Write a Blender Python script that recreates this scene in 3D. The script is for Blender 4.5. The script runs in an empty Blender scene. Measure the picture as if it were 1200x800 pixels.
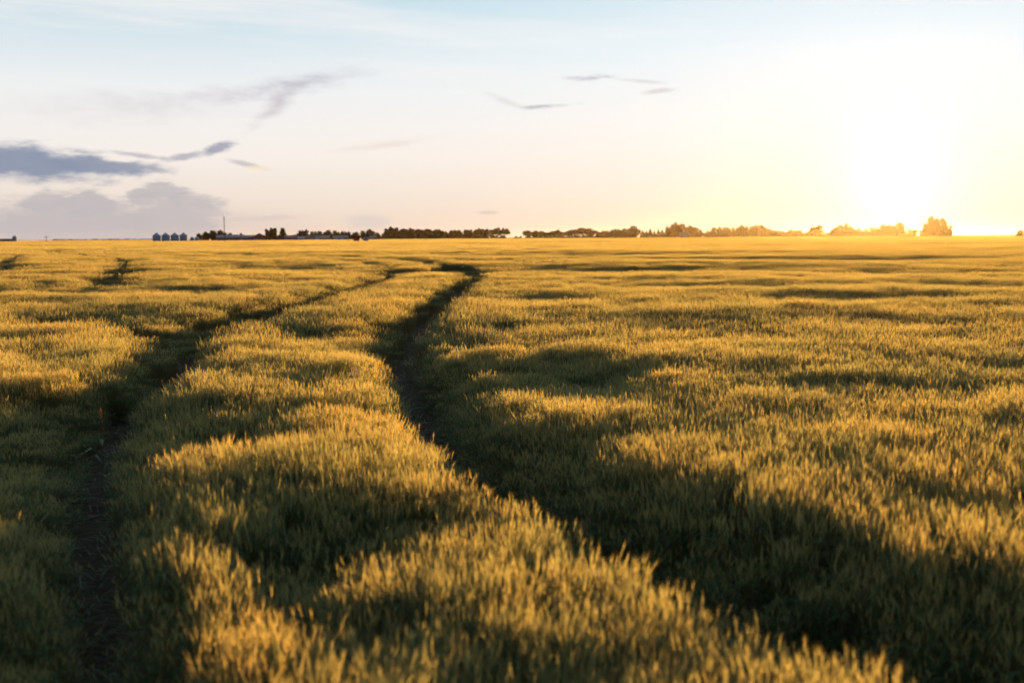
import bpy, math, random
import numpy as np
from mathutils import Vector, Matrix, Euler

# ------------------------------------------------------------------ camera
FPX = 1167.0                      # focal length in pixels of the 1200 px wide photograph (35 mm)
CAMH = 2.2
PITCH = math.radians(6.0)
ROLL = math.radians(0.33)
R0 = Vector((1, 0, 0)); U0 = Vector((0, math.sin(PITCH), math.cos(PITCH)))
FW = Vector((0, math.cos(PITCH), -math.sin(PITCH)))
RT = R0*math.cos(ROLL) - U0*math.sin(ROLL)
UP = U0*math.cos(ROLL) + R0*math.sin(ROLL)
sc = bpy.context.scene
C = sc.collection
cam = bpy.data.cameras.new('camera'); camo = bpy.data.objects.new('camera', cam); C.objects.link(camo)
camo.matrix_world = Matrix(((RT.x, UP.x, -FW.x, 0), (RT.y, UP.y, -FW.y, 0), (RT.z, UP.z, -FW.z, CAMH), (0, 0, 0, 1)))
cam.lens = 35.0; cam.sensor_width = 36.0; cam.clip_start = 0.05; cam.clip_end = 30000
cam.dof.use_dof = True; cam.dof.focus_distance = 14.0; cam.dof.aperture_fstop = 1.6
sc.camera = camo

def pdir(px, py):
    return (RT*((px-600)/FPX) + UP*((400-py)/FPX) + FW).normalized()
def gp(px, py, z=0.0):
    d = pdir(px, py); t = (z-CAMH)/d.z
    return (d.x*t, d.y*t)
def azel(px, py):
    d = pdir(px, py)
    return math.degrees(math.atan2(d.x, d.y)), math.degrees(math.asin(d.z))

# ------------------------------------------------------------------ light
SUN_AZ, SUN_EL = azel(1051, 215)
EXPOSURE = 2.12
K = 1.0/2**EXPOSURE
sd = Vector((math.sin(math.radians(SUN_AZ))*math.cos(math.radians(SUN_EL)),
             math.cos(math.radians(SUN_AZ))*math.cos(math.radians(SUN_EL)), math.sin(math.radians(SUN_EL))))
sl = bpy.data.lights.new('sun', 'SUN'); sl.energy = 5.0; sl.angle = math.radians(0.6); sl.color = (1.0, 0.53, 0.15)
so = bpy.data.objects.new('sun', sl); C.objects.link(so)
so.rotation_euler = (-sd).to_track_quat('-Z', 'Y').to_euler(); so.location = (0, 0, 50)
sc.view_settings.view_transform = 'Standard'; sc.view_settings.look = 'None'
sc.view_settings.gamma = 1.0; sc.view_settings.use_curve_mapping = False
sc.view_settings.exposure = EXPOSURE

class NT:
    def __init__(s, tree): s.t = tree; s.n = tree.nodes; s.l = tree.links
    def _in(s, sock, v):
        if hasattr(v, 'links'): s.l.new(v, sock)
        else: sock.default_value = v
    def m(s, op, a, b=None, c=None, clamp=False):
        n = s.n.new('ShaderNodeMath'); n.operation = op; n.use_clamp = clamp
        s._in(n.inputs[0], a)
        if b is not None: s._in(n.inputs[1], b)
        if c is not None: s._in(n.inputs[2], c)
        return n.outputs[0]
    def v(s, op, a, b=None):
        n = s.n.new('ShaderNodeVectorMath'); n.operation = op
        s._in(n.inputs[0], a)
        if b is not None: s._in(n.inputs[1], b)
        return n.outputs['Value'] if op in ('DOT_PRODUCT', 'LENGTH') else n.outputs[0]
    def scale(s, a, k):
        n = s.n.new('ShaderNodeVectorMath'); n.operation = 'SCALE'; s._in(n.inputs[0], a); s._in(n.inputs['Scale'], k)
        return n.outputs[0]
    def mix(s, f, a, b, mode='MIX'):
        n = s.n.new('ShaderNodeMix'); n.data_type = 'RGBA'; n.blend_type = mode
        s._in(n.inputs[0], f); s._in(n.inputs[6], a); s._in(n.inputs[7], b)
        return n.outputs[2]
    def ramp(s, f, stops, interp='LINEAR'):
        n = s.n.new('ShaderNodeValToRGB'); cr = n.color_ramp; cr.interpolation = interp
        cr.elements[0].position = stops[0][0]; cr.elements[0].color = (*stops[0][1], 1)
        cr.elements[1].position = stops[-1][0]; cr.elements[1].color = (*stops[-1][1], 1)
        for p, c in stops[1:-1]:
            e = cr.elements.new(p); e.color = (*c, 1)
        s._in(n.inputs[0], f)
        return n.outputs[0]
    def noise(s, vec, scale, detail=3, rough=0.55):
        n = s.n.new('ShaderNodeTexNoise'); s._in(n.inputs['Vector'], vec)
        n.inputs['Scale'].default_value = scale; n.inputs['Detail'].default_value = detail
        n.inputs['Roughness'].default_value = rough
        return n.outputs['Fac']
    def xyz(s, x, y, z):
        n = s.n.new('ShaderNodeCombineXYZ'); s._in(n.inputs[0], x); s._in(n.inputs[1], y); s._in(n.inputs[2], z)
        return n.outputs[0]
    def sstep(s, x, a, b):
        n = s.n.new('ShaderNodeMapRange'); n.interpolation_type = 'SMOOTHSTEP'
        s._in(n.inputs[0], x); n.inputs[1].default_value = a; n.inputs[2].default_value = b
        return n.outputs[0]

def lin(*c):   # sRGB (0..1) -> linear
    return tuple((x/12.92 if x <= 0.04045 else ((x+0.055)/1.055)**2.4) for x in c)

def build_world():
    w = bpy.data.worlds.new('World'); sc.world = w; w.use_nodes = True
    t = w.node_tree; t.nodes.clear(); g = NT(t)
    out = t.nodes.new('ShaderNodeOutputWorld'); bg = t.nodes.new('ShaderNodeBackground')
    t.links.new(bg.outputs[0], out.inputs[0]); bg.inputs[1].default_value = 0.1
    sky = t.nodes.new('ShaderNodeTexSky'); sky.sky_type = 'NISHITA'; sky.sun_disc = False
    sky.sun_elevation = math.radians(SUN_EL); sky.sun_rotation = math.radians(SUN_AZ)
    sky.air_density = 1.0; sky.dust_density = 1.0; sky.ozone_density = 1.0
    tc = t.nodes.new('ShaderNodeTexCoord'); d = g.v('NORMALIZE', tc.outputs['Generated'])
    sp = t.nodes.new('ShaderNodeSeparateXYZ'); t.links.new(d, sp.inputs[0])
    az = g.m('MULTIPLY', g.m('ARCTAN2', sp.outputs[0], sp.outputs[1]), 57.2958)
    el = g.m('MULTIPLY', g.m('ARCSINE', sp.outputs[2]), 57.2958)
    th = g.m('MULTIPLY', g.m('ARCCOSINE', g.m('MINIMUM', g.v('DOT_PRODUCT', d, tuple(sd)), 0.99999)), 57.2958)
    # thin high overcast veil, lit from below the horizon side
    e = g.m('DIVIDE', g.m('MAXIMUM', el, 0.0), 90.0)
    veil = g.ramp(e, [(0.0, lin(.89, .82, .79)), (0.018, lin(.94, .88, .83)), (0.05, lin(.985, .955, .93)), (0.09, lin(.95, .96, .965)),
                      (0.15, lin(.70, .85, .91)), (0.21, lin(.60, .79, .88)), (0.4, lin(.37, .56, .68)), (1.0, lin(.23, .40, .52))])
    # streaky cirrus
    cv = g.xyz(g.m('MULTIPLY', az, 0.045), g.m('ADD', g.m('MULTIPLY', el, 0.55), g.m('MULTIPLY', az, 0.012)), 0.3)
    st = g.sstep(g.noise(cv, 1.0, 5, 0.6), 0.42, 0.72)
    hi = g.sstep(el, 4.0, 11.0)
    veil = g.mix(g.m('MULTIPLY', g.m('MULTIPLY', st, hi), 0.85), veil, (*lin(.97, .96, .96), 1))
    # pale peach band rising towards the sun
    near = g.m('EXPONENT', g.m('MULTIPLY', g.m('MULTIPLY', th, th), -1/(2*21.0**2)))
    low = g.m('EXPONENT', g.m('MULTIPLY', g.m('MAXIMUM', el, 0.0), -1/3.0))
    peach = g.ramp(g.m('DIVIDE', g.m('MAXIMUM', el, 0.0), 20.0), [(0.0, (0.96, 0.73, 0.52)), (0.12, (0.99, .86, .71)), (0.3, (1., .96, .91)), (0.5, (.90, .97, 1.)), (1.0, (.50, .75, .90))])
    col = g.mix(g.m('MULTIPLY', near, 0.92), veil, peach)
    # aureole round the sun
    g1 = g.m('EXPONENT', g.m('MULTIPLY', th, -1/1.6))
    g2 = g.m('EXPONENT', g.m('MULTIPLY', th, -1/9.0))
    au = g.v('ADD', g.scale((0.7, 0.68, 0.62), g1), g.scale((0.12, 0.12, 0.13), g2))
    # dark wing of the sky away from the sun
    back = g.sstep(th, 50.0, 150.0)
    col = g.mix(g.m('MULTIPLY', back, 0.75), col, (*lin(.20, .27, .38), 1))
    # individual clouds
    wn = t.nodes.new('ShaderNodeTexNoise'); t.links.new(g.xyz(g.m('MULTIPLY', az, 0.35), g.m('MULTIPLY', el, 0.9), 1.7), wn.inputs['Vector'])
    wn.inputs['Scale'].default_value = 0.9; wn.inputs['Detail'].default_value = 7; wn.inputs['Roughness'].default_value = 0.6
    ws = t.nodes.new('ShaderNodeSeparateXYZ'); t.links.new(wn.outputs['Color'], ws.inputs[0])
    n2 = g.noise(g.xyz(g.m('MULTIPLY', az, 0.5), g.m('MULTIPLY', el, 1.6), 9.0), 1.3, 7, 0.62)
    def cloud(base, px, py, rx, ry, ang, color, dens, soft=0.5, warp=0.35, rag=0.8):
        a0, e0 = azel(px, py); ra = math.degrees(rx/FPX); re = math.degrees(ry/FPX); an = math.radians(ang)
        da = g.m('SUBTRACT', az, a0); de = g.m('SUBTRACT', el, e0)
        u = g.m('ADD', g.m('MULTIPLY', da, math.cos(an)), g.m('MULTIPLY', de, math.sin(an)))
        v = g.m('SUBTRACT', g.m('MULTIPLY', de, math.cos(an)), g.m('MULTIPLY', da, math.sin(an)))
        u = g.m('ADD', g.m('DIVIDE', u, ra), g.m('MULTIPLY', g.m('SUBTRACT', ws.outputs[0], 0.5), warp*2))
        v = g.m('ADD', g.m('DIVIDE', v, re), g.m('MULTIPLY', g.m('SUBTRACT', ws.outputs[1], 0.5), warp*4))
        r2 = g.m('SQRT', g.m('ADD', g.m('MULTIPLY', u, u), g.m('MULTIPLY', v, v)))
        f = g.m('ADD', g.m('SUBTRACT', 1.0, r2), g.m('MULTIPLY', g.m('SUBTRACT', n2, 0.5), rag*2))
        mk = g.m('MULTIPLY', g.sstep(f, 0.0, soft), dens)
        return g.mix(mk, base, (*lin(*color), 1))
    for c in CLOUDS: col = cloud(col, *c)
    col = g.v('ADD', col, au)
    ns = g.scale(sky.outputs[0], 0.003)
    total = g.v('ADD', g.scale(col, K*10*0.95), ns)
    t.links.new(total, bg.inputs[0])
    return w
CLOUDS = [
    # px, py, rx, ry, tilt, colour, density, soft, warp, rag
    (60, 262, 330, 30, 0, (.80, .76, .765), .7, 1.0, .10, .20),
    (85, 272, 105, 54, 0, (.77, .745, .755), .85, .5, .2, .5),
    (195, 262, 80, 46, 0, (.77, .745, .755), .85, .6, .25, .6),
    (430, 262, 36, 13, 0, (.86, .82, .80), .75, .6, .15, .4),
    (300, 256, 60, 5, 3, (.84, .78, .78), .5, .8, .2, .6),
    (20, 190, 140, 25, -3, (.53, .58, .68), .92, .7, .2, .55),
    (120, 194, 80, 12, -4, (.56, .60, .69), .85, .6, .3, .6),
    (165, 182, 50, 4, -6, (.68, .67, .73), .7, .8, .3, .9),
    (215, 183, 38, 6, 14, (.66, .66, .73), .75, .8, .3, .8),
    (258, 172, 24, 8, 16, (.62, .63, .71), .85, .7, .35, .8),
    (55, 236, 34, 14, 0, (.77, .745, .755), .8, .5, .3, .8), (100, 240, 34, 14, 0, (.77, .745, .755), .8, .3, .3, .8),
    (185, 226, 40, 10, 6, (.76, .74, .75), .8, .4, .3, .8), (225, 236, 30, 14, 0, (.76, .74, .75), .6, .6, .3, .8),
    (290, 193, 30, 4, -14, (.78, .76, .78), .8, .8, .2, .6),
    (350, 98, 105, 16, 12, (.70, .69, .75), .8, 1.6, .25, .8),
    (250, 112, 160, 14, 6, (.82, .79, .83), .65, 1.5, .3, .7),
    (325, 122, 50, 13, 40, (.76, .72, .76), .7, 1.2, .3, .6),
    (150, 125, 200, 26, 2, (.87, .85, .87), .5, 1.4, .3, .6),
    (695, 91, 38, 4.5, 2, (.62, .62, .68), .75, 1.2, .4, 1.3),
    (750, 95, 40, 3.5, -6, (.80, .79, .80), .6, .9, .25, .7),
    (635, 125, 46, 3.2, 4, (.65, .66, .71), .7, 1.2, .4, 1.3),
    (770, 107, 28, 4, 6, (.82, .80, .80), .7, .9, .2, .6),
    (590, 118, 30, 6, -20, (.86, .84, .84), .5, .9, .2, .6),
    (572, 249, 18, 3, 0, (.84, .78, .74), .7, .7, .1, .4),
    (303, 197, 20, 3.5, 0, (1.0, .93, .80), .8, .8, .2, .6),
    (450, 170, 90, 6, 8, (.93, .86, .83), .6, 1.2, .3, .6),
]
build_world()

# ------------------------------------------------------------------ helpers
def tag(o, label=None, cat=None, group=None, kind=None):
    if label: o['label'] = label
    if cat: o['category'] = cat
    if group: o['group'] = group
    if kind: o['kind'] = kind
    return o
def mat(name, color, rough=0.8, metal=0.0, nscale=None, namp=0.25, transl=0.0, rnd=0.0, spec=0.3, bump=0.0):
    m = bpy.data.materials.new(name); m.use_nodes = True; t = m.node_tree; g = NT(t)
    b = t.nodes['Principled BSDF']; out = t.nodes['Material Output']
    c = (*color, 1)
    if nscale:
        tc = t.nodes.new('ShaderNodeTexCoord')
        nz = g.noise(tc.outputs['Object'], nscale, 5)
        f = g.m('ADD', g.m('MULTIPLY', g.m('SUBTRACT', nz, 0.5), 2*namp), 1.0)
        c = g.scale(color, f)
        if bump:
            bn = t.nodes.new('ShaderNodeBump'); bn.inputs['Strength'].default_value = bump; g._in(bn.inputs['Height'], nz)
            t.links.new(bn.outputs[0], b.inputs['Normal'])
    if rnd:
        oi = t.nodes.new('ShaderNodeObjectInfo')
        f = g.m('ADD', g.m('MULTIPLY', g.m('SUBTRACT', oi.outputs['Random'], 0.5), 2*rnd), 1.0)
        c = g.scale(c if not isinstance(c, tuple) else c[:3], f)
    g._in(b.inputs['Base Color'], c)
    b.inputs['Roughness'].default_value = rough; b.inputs['Metallic'].default_value = metal
    b.inputs['Specular IOR Level'].default_value = spec
    if transl:
        tr = t.nodes.new('ShaderNodeBsdfTranslucent'); g._in(tr.inputs['Color'], c)
        mx = t.nodes.new('ShaderNodeMixShader'); mx.inputs[0].default_value = transl
        t.links.new(b.outputs[0], mx.inputs[1]); t.links.new(tr.outputs[0], mx.inputs[2]); t.links.new(mx.outputs[0], out.inputs[0])
    return m

class MB:
    def __init__(s): s.v = []; s.f = []; s.mi = []
    def quad_strip(s, pts, side, ws, mi=0):
        """ribbon along pts with half-widths ws along the vector side"""
        b = len(s.v)
        for p, w in zip(pts, ws):
            s.v.append((p[0]-side[0]*w, p[1]-side[1]*w, p[2]-side[2]*w)); s.v.append((p[0]+side[0]*w, p[1]+side[1]*w, p[2]+side[2]*w))
        for i in range(len(pts)-1):
            s.f.append((b+2*i, b+2*i+1, b+2*i+3, b+2*i+2)); s.mi.append(mi)
    def tri(s, a, b_, c, mi=0):
        b = len(s.v); s.v += [tuple(a), tuple(b_), tuple(c)]; s.f.append((b, b+1, b+2)); s.mi.append(mi)
    def box(s, x0, x1, y0, y1, z0, z1, mi=0):
        b = len(s.v)
        s.v += [(x0,y0,z0),(x1,y0,z0),(x1,y1,z0),(x0,y1,z0),(x0,y0,z1),(x1,y0,z1),(x1,y1,z1),(x0,y1,z1)]
        for q in ((0,3,2,1),(4,5,6,7),(0,1,5,4),(1,2,6,5),(2,3,7,6),(3,0,4,7)):
            s.f.append(tuple(b+i for i in q)); s.mi.append(mi)
    def tube(s, p0, p1, r0, r1, n=8, mi=0, cap=True):
        p0 = Vector(p0); p1 = Vector(p1); d = (p1-p0).normalized()
        a = d.orthogonal().normalized(); c = d.cross(a); b = len(s.v)
        for p, r in ((p0, r0), (p1, r1)):
            for i in range(n):
                an = 2*math.pi*i/n; s.v.append(tuple(p + a*(r*math.cos(an)) + c*(r*math.sin(an))))
        for i in range(n):
            j = (i+1) % n; s.f.append((b+i, b+j, b+n+j, b+n+i)); s.mi.append(mi)
        if cap:
            s.f.append(tuple(b+i for i in range(n))[::-1]); s.mi.append(mi)
            s.f.append(tuple(b+n+i for i in range(n))); s.mi.append(mi)
    def lathe(s, prof, n=24, wob=0.0, mi=0):
        b = len(s.v)
        for k, (r, z) in enumerate(prof):
            for i in range(n):
                an = 2*math.pi*i/n; s.v.append((r*math.cos(an), r*math.sin(an), z))
        for k in range(len(prof)-1):
            for i in range(n):
                j = (i+1) % n; s.f.append((b+k*n+i, b+k*n+j, b+(k+1)*n+j, b+(k+1)*n+i)); s.mi.append(mi)
    def prism(s, poly, y0, y1, mi=0):
        """polygon in xz extruded in y"""
        b = len(s.v); n = len(poly)
        for y in (y0, y1):
            for x, z in poly: s.v.append((x, y, z))
        s.f.append(tuple(range(b, b+n))); s.mi.append(mi); s.f.append(tuple(range(b+2*n-1, b+n-1, -1))); s.mi.append(mi)
        for i in range(n):
            j = (i+1) % n; s.f.append((b+i, b+n+i, b+n+j, b+j)); s.mi.append(mi)
    def mesh(s, name, mats):
        me = bpy.data.meshes.new(name); me.from_pydata(s.v, [], s.f)
        for m in (mats if isinstance(mats, (list, tuple)) else [mats]): me.materials.append(m)
        me.polygons.foreach_set('material_index', s.mi); me.update()
        return me
    def build(s, name, mats, parent=None, smooth=False):
        me = s.mesh(name, mats)
        if smooth: me.polygons.foreach_set('use_smooth', [True]*len(me.polygons))
        o = bpy.data.objects.new(name, me); C.objects.link(o)
        if parent: o.parent = parent
        return o
def empty(name, loc, rz=0):
    o = bpy.data.objects.new(name, None); C.objects.link(o); o.location = loc; o.rotation_euler = (0, 0, rz); return o
def copy_tree(o, parent=None):
    c = o.copy(); C.objects.link(c); c.parent = parent
    for ch in [x for x in C.objects if x.parent == o]: copy_tree(ch, c)
    return c

# value noise on numpy arrays
def _hash(ix, iy, seed):
    h = (ix.astype(np.int64)*374761393 + iy.astype(np.int64)*668265263 + seed*1442695041) & 0xffffffff
    h = ((h ^ (h >> 13))*1274126177) & 0xffffffff
    h = h ^ (h >> 16)
    return (h & 0xffff)/65535.0
def vnoise(x, y, s, seed=0):
    x = x/s + 1000.37; y = y/s + 1000.71
    ix = np.floor(x); iy = np.floor(y); fx = x-ix; fy = y-iy
    fx = fx*fx*(3-2*fx); fy = fy*fy*(3-2*fy)
    a = _hash(ix, iy, seed); b = _hash(ix+1, iy, seed); c = _hash(ix, iy+1, seed); d = _hash(ix+1, iy+1, seed)
    return ((a*(1-fx)+b*fx)*(1-fy) + (c*(1-fx)+d*fx)*fy)*2-1
def sst(x, a, b):
    t = np.clip((x-a)/(b-a), 0, 1); return t*t*(3-2*t)

# ------------------------------------------------------------------ the field's shape
HC = 0.72                          # height of the standing crop
def terrain(x, y):
    r = np.hypot(x, y)
    k = sst(r, 12, 60)
    return k*(0.16*vnoise(x, y, 34, 1) + 0.10*vnoise(x, y, 15, 2))
def zt(z, pts): return [gp(px, py, z) + rest for (px, py, *rest) in [(p[0], p[1], *p[2:]) for p in pts]]
# centre lines: world x, y, bare half width, width to full height on the left / right of the direction of travel (away from the camera)
def line(pts): return [(*gp(px, py, HC), b, wl, wr) for px, py, b, wl, wr in pts]
TRACK_R = [(3.2, 1.0, .2, .4, 1.0)] + line([
    (1240, 785, .22, .32, .76), (1110, 735, .22, .32, .76), (985, 695, .22, .32, .76), (850, 652, .22, .32, .82), (728, 592, .22, .32, .8),
    (618, 535, .20, .34, .75), (535, 482, .21, .34, .65), (497, 437, .24, .34, .60), (472, 402, .28, .34, .55), (474, 380, .32, .34, .45),
    (508, 350, .42, .34, .40), (542, 326, .52, .36, .40), (557, 317, .75, .45, .40), (540, 309, .9, .6, .5), (480, 303, .4, .8, .8), (400, 299, .5, 1, 1), (250, 296, .5, 1, 1)])
TRACK_L = [(-0.86, 2.0, .16, .35, .22), (-1.12, 2.6, .16, .40, .24), (-1.5, 3.5, .17, .32, .24), (-2.2, 5.1, .18, .34, .26), (-2.78, 6.45, .19, .36, .3), (-3.65, 8.5, .2, .4, .35), (-4.5, 11.4, .22, .45, .4)] + line([
    (178, 432, .25, .5, .5), (215, 388, .33, .45, .5), (285, 357, .42, .5, .5), (366, 344, .45, .5, .45), (420, 330, .5, .5, .45), (452, 318, .7, .6, .5), (462, 309, .3, .6, .5), (400, 303, .4, .8, .8), (200, 301, .5, 1, 1)])
TRACK_B = line([(215, 388, .25, .4, .4), (185, 377, .3, .5, .5), (100, 368, .25, .5, .5), (20, 368, .2, .4, .4), (-80, 372, .15, .4, .4)])
TRACK_C = line([(129, 330, .6, .6, .5), (135, 318, .7, .6, .5), (153, 304, .7, .6, .5), (120, 299, .35, .6, .5), (60, 292, .5, .9, .9), (20, 297, .4, .8, .8), (0, 312, .9, .8, .8), (-20, 322, .3, .6, .6)])
TRACKS = [TRACK_R, TRACK_L, TRACK_B, TRACK_C]
def track_field(x, y):
    """product of height factors; also the distance to the nearest centre line"""
    fac = np.ones_like(x); near = np.full_like(x, 1e9)
    for T in TRACKS:
        best = np.full_like(x, 1e9); sgn = np.zeros_like(x); par = [np.zeros_like(x) for _ in range(3)]
        for a, b in zip(T[:-1], T[1:]):
            dx, dy = b[0]-a[0], b[1]-a[1]; L2 = dx*dx+dy*dy
            t = np.clip(((x-a[0])*dx+(y-a[1])*dy)/L2, 0, 1)
            ex = x-(a[0]+t*dx); ey = y-(a[1]+t*dy); d = np.hypot(ex, ey)
            up = d < best; best = np.where(up, d, best)
            sgn = np.where(up, np.sign(dx*ey-dy*ex), sgn)     # + left of travel
            for i in range(3): par[i] = np.where(up, a[2+i]+(b[2+i]-a[2+i])*t, par[i])
        wob = 1 + 0.22*vnoise(x, y, 0.9, 31) + 0.15*vnoise(x, y, .3, 32)
        w = np.where(sgn > 0, par[1], par[2])*wob
        u = np.clip((best-par[0]*wob)/(w), 0, 1)
        f = np.where(u <= 0, 0, 0.30+0.70*(u**0.55))
        fac = np.minimum(fac, f); near = np.minimum(near, best)
    return fac, near
# hollows of shorter, wind-laid barley: photo position of the centre, radii, depth
DIPS = [(650, 428, 70, 22, .23), (720, 442, 45, 12, .08), (590, 408, 40, 9, .08), (262, 500, 68, 26, .26), (370, 655, 85, 48, .24), (470, 600, 70, 36, .10), (290, 620, 60, 40, .12), (520, 640, 60, 30, .08),
        (20, 525, 150, 70, .24), (40, 640, 80, 130, .11), (-10, 590, 90, 50, .12), (110, 452, 90, 16, .14), (-60, 500, 120, 50, .2), (10, 770, 120, 80, .10), (330, 700, 60, 30, .1),
        (120, 366, 70, 8, .2), (200, 374, 45, 10, .22), (300, 362, 42, 9, .22), (378, 384, 66, 9, .24), (440, 372, 25, 8, .12), (420, 400, 40, 12, .1),
        (6, 313, 24, 9, .7), (133, 320, 11, 9, .6), (65, 293, 12, 3, .6), (450, 316, 18, 4, .35),
        (540, 410, 40, 40, .10), (520, 450, 40, 30, .1), (570, 500, 50, 30, .08),
        (1040, 448, 150, 6, .07), (1180, 420, 70, 6, .07), (870, 434, 90, 5, .06), (745, 372, 80, 4, .09), (590, 374, 40, 5, .10), (900, 386, 60, 4, .06), (1010, 368, 80, 4, .07), (1120, 392, 60, 4, .06),
        (640, 345, 90, 4, .12), (560, 390, 50, 6, .1), (980, 345, 110, 4, .12), (1150, 330, 90, 4, .15), (850, 330, 140, 3, .15), (700, 312, 260, 2, .2), (1100, 314, 130, 2, .2), (900, 302, 220, 1.6, .25), (640, 298, 160, 1.4, .25), (330, 310, 80, 3, .2), (250, 335, 60, 3.5, .15), (80, 335, 80, 4, .15), (340, 325, 70, 3, .12), (40, 350, 60, 4, .15),
        (1000, 690, 120, 40, .05)]
_D = []
for px, py, rx, ry, dep in DIPS:
    cx, cy = gp(px, py, HC); k = cy/FPX
    _D.append((cx, cy, rx*k, ry*cy*cy/((CAMH-HC)*FPX), dep))
def crop_height(x, y):
    r = np.hypot(x, y)
    wx = x + 0.35*vnoise(x, y, 1.1, 7) + 0.12*vnoise(x, y, .35, 8); wy = y + 0.5*vnoise(x, y, 1.3, 9) + 0.15*vnoise(x, y, .4, 10)
    h = HC + (1.3-.5*sst(x/np.maximum(y, .5), -.05, .15))*(0.050*vnoise(x, y, .30, 11) + 0.052*vnoise(x*0.8, y, .75, 12)) + 0.028*vnoise(x*.7, y, 2.6, 13) + sst(r, 7, 20)*(.045*vnoise(x*.75, y, 1.5, 15) + .03*vnoise(x, y, .6, 16)) + 0.035*sst(r, 10, 40)*vnoise(x*.5, y, 7, 14)
    for cx, cy, a, b, dep in _D:
        q = ((wx-cx)/a)**2 + ((wy-cy)/b)**2
        h = h - dep*1.0*np.exp(-np.minimum(q, 30)**1.3*0.75)
    f, near = track_field(x, y)
    return np.maximum(h, 0.2)*f, f, near

# ------------------------------------------------------------------ barley
def foliage_mat(name, c1, c2, transl, rough=0.6, patch=0.25):
    m = bpy.data.materials.new(name); m.use_nodes = True; t = m.node_tree; g = NT(t)
    b = t.nodes['Principled BSDF']; out = t.nodes['Material Output']
    ge = t.nodes.new('ShaderNodeNewGeometry'); oi = t.nodes.new('ShaderNodeObjectInfo')
    n1 = g.noise(ge.outputs['Position'], 0.8, 4)
    n2 = g.noise(ge.outputs['Position'], 9.0, 2)
    rp = ge.outputs['Random Per Island']
    f = g.m('ADD', g.m('ADD', g.m('MULTIPLY', rp, .75), g.m('MULTIPLY', g.m('SUBTRACT', n1, .5), 1.2)), g.m('MULTIPLY', g.m('SUBTRACT', n2, .5), .5), clamp=True)
    c = g.mix(f, (*c1, 1), (*c2, 1))
    g._in(b.inputs['Base Color'], c); b.inputs['Roughness'].default_value = rough; b.inputs['Specular IOR Level'].default_value = 0.25
    tr = t.nodes.new('ShaderNodeBsdfTranslucent'); g._in(tr.inputs['Color'], c)
    mx = t.nodes.new('ShaderNodeMixShader'); mx.inputs[0].default_value = transl
    t.links.new(b.outputs[0], mx.inputs[1]); t.links.new(tr.outputs[0], mx.inputs[2]); t.links.new(mx.outputs[0], out.inputs[0])
    return m
M_LEAF = foliage_mat('barley_leaf', (.055, .13, .052), (.13, .19, .075), .45)
M_EAR = foliage_mat('barley_ear', (.295, .31, .135), (.60, .44, .155), .65)
M_STEM = foliage_mat('barley_stem', (.13, .11, .042), (.26, .19, .075), .35)
BM = [M_LEAF, M_EAR, M_STEM]

def stalk(mb, rng, x, y, h, wid=1.0, leaves=3, awns=6, lean=0.10):
    an = rng.uniform(0, 2*math.pi); side = Vector((math.cos(an), math.sin(an), 0))
    la = rng.uniform(0, 2*math.pi); lm = abs(rng.gauss(0, lean))*h
    L = Vector((math.cos(la)*lm, math.sin(la)*lm, 0))
    def P(t): return Vector((x, y, 0)) + L*(t**2.2) + Vector((0, 0, h*t*(1-0.5*(lm/h)**2)))
    hb = 1 - 0.085/h                                # where the ear starts
    mb.quad_strip([P(0), P(.45), P(hb)], side, [.0022*wid, .0018*wid, .0014*wid], 2)
    d = (P(1)-P(hb)).normalized() + Vector((rng.gauss(0, .13), rng.gauss(0, .13), 0)); d.normalize()
    p0 = P(hb); el = rng.uniform(.036, .050)
    s2 = d.cross(side).normalized()
    for s_ in ((side, s2) if awns > 3 else (side,)):
        mb.quad_strip([p0, p0+d*el*.3, p0+d*el*.75, p0+d*el], s_, [.0013*wid, .0030*wid, .0025*wid, .0008*wid], 1)
    for k in range(awns):
        b = p0 + d*el*rng.uniform(.15, .95)
        a2 = rng.uniform(0, 2*math.pi); off = side*math.cos(a2)+s2*math.sin(a2)
        tip = b + (d + off*rng.uniform(.10, .38)).normalized()*rng.uniform(.035, .062)
        w = off.cross(d).normalized()*(.00062*wid)
        mb.tri(b-w, b+w, tip, 1)
    for k in range(leaves):
        t0 = (0.22+0.55*k/max(1, leaves-1)+rng.uniform(-.06, .06)) if leaves > 1 else .6
        a2 = rng.uniform(0, 2*math.pi); o = Vector((math.cos(a2), math.sin(a2), 0)); sd_ = Vector((-o.y, o.x, 0))
        ln = rng.uniform(.09, .17); p = P(t0); pts = []
        up = rng.uniform(.6, 1.3); droop = rng.uniform(.3, 1.5)
        for q in (0, .33, .66, 1):
            pts.append(p + o*(ln*q*.75) + Vector((0, 0, ln*(up*q - droop*q*q))))
        mb.quad_strip(pts, sd_, [.002*wid, .0042*wid, .0032*wid, .0005*wid], 2 if (k == 0 and leaves > 1) else 0)
def tuft(seed, r, n, wid, leaves, awns, hvar=0.06, lean=.1, square=False):
    rng = random.Random(seed); mb = MB()
    for i in range(n):
        if square: x, y = rng.uniform(-r, r), rng.uniform(-r, r)
        else:
            a = rng.uniform(0, 2*math.pi); q = r*math.sqrt(rng.random()); x, y = q*math.cos(a), q*math.sin(a)
        h = HC*(1+rng.gauss(0, hvar)); h = max(.35, min(HC*1.15, h))
        stalk(mb, rng, x, y, h, wid, leaves, awns, lean)
    return mb
lib = bpy.data.collections.new('barley_library')       # never linked to the scene: only instanced by the crop
classes = []    # (rmin, rmax, spacing, indices)
idx = 0
def add_class(rmin, rmax, spacing, variants, **kw):
    global idx
    ids = []
    for v in range(variants):
        mb = tuft(100*idx+v, **kw); me = mb.mesh('tuft', BM)
        o = bpy.data.objects.new('tuft_%03d' % idx, me); lib.objects.link(o); ids.append(idx); idx += 1
    classes.append((rmin, rmax, spacing, ids))
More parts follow.
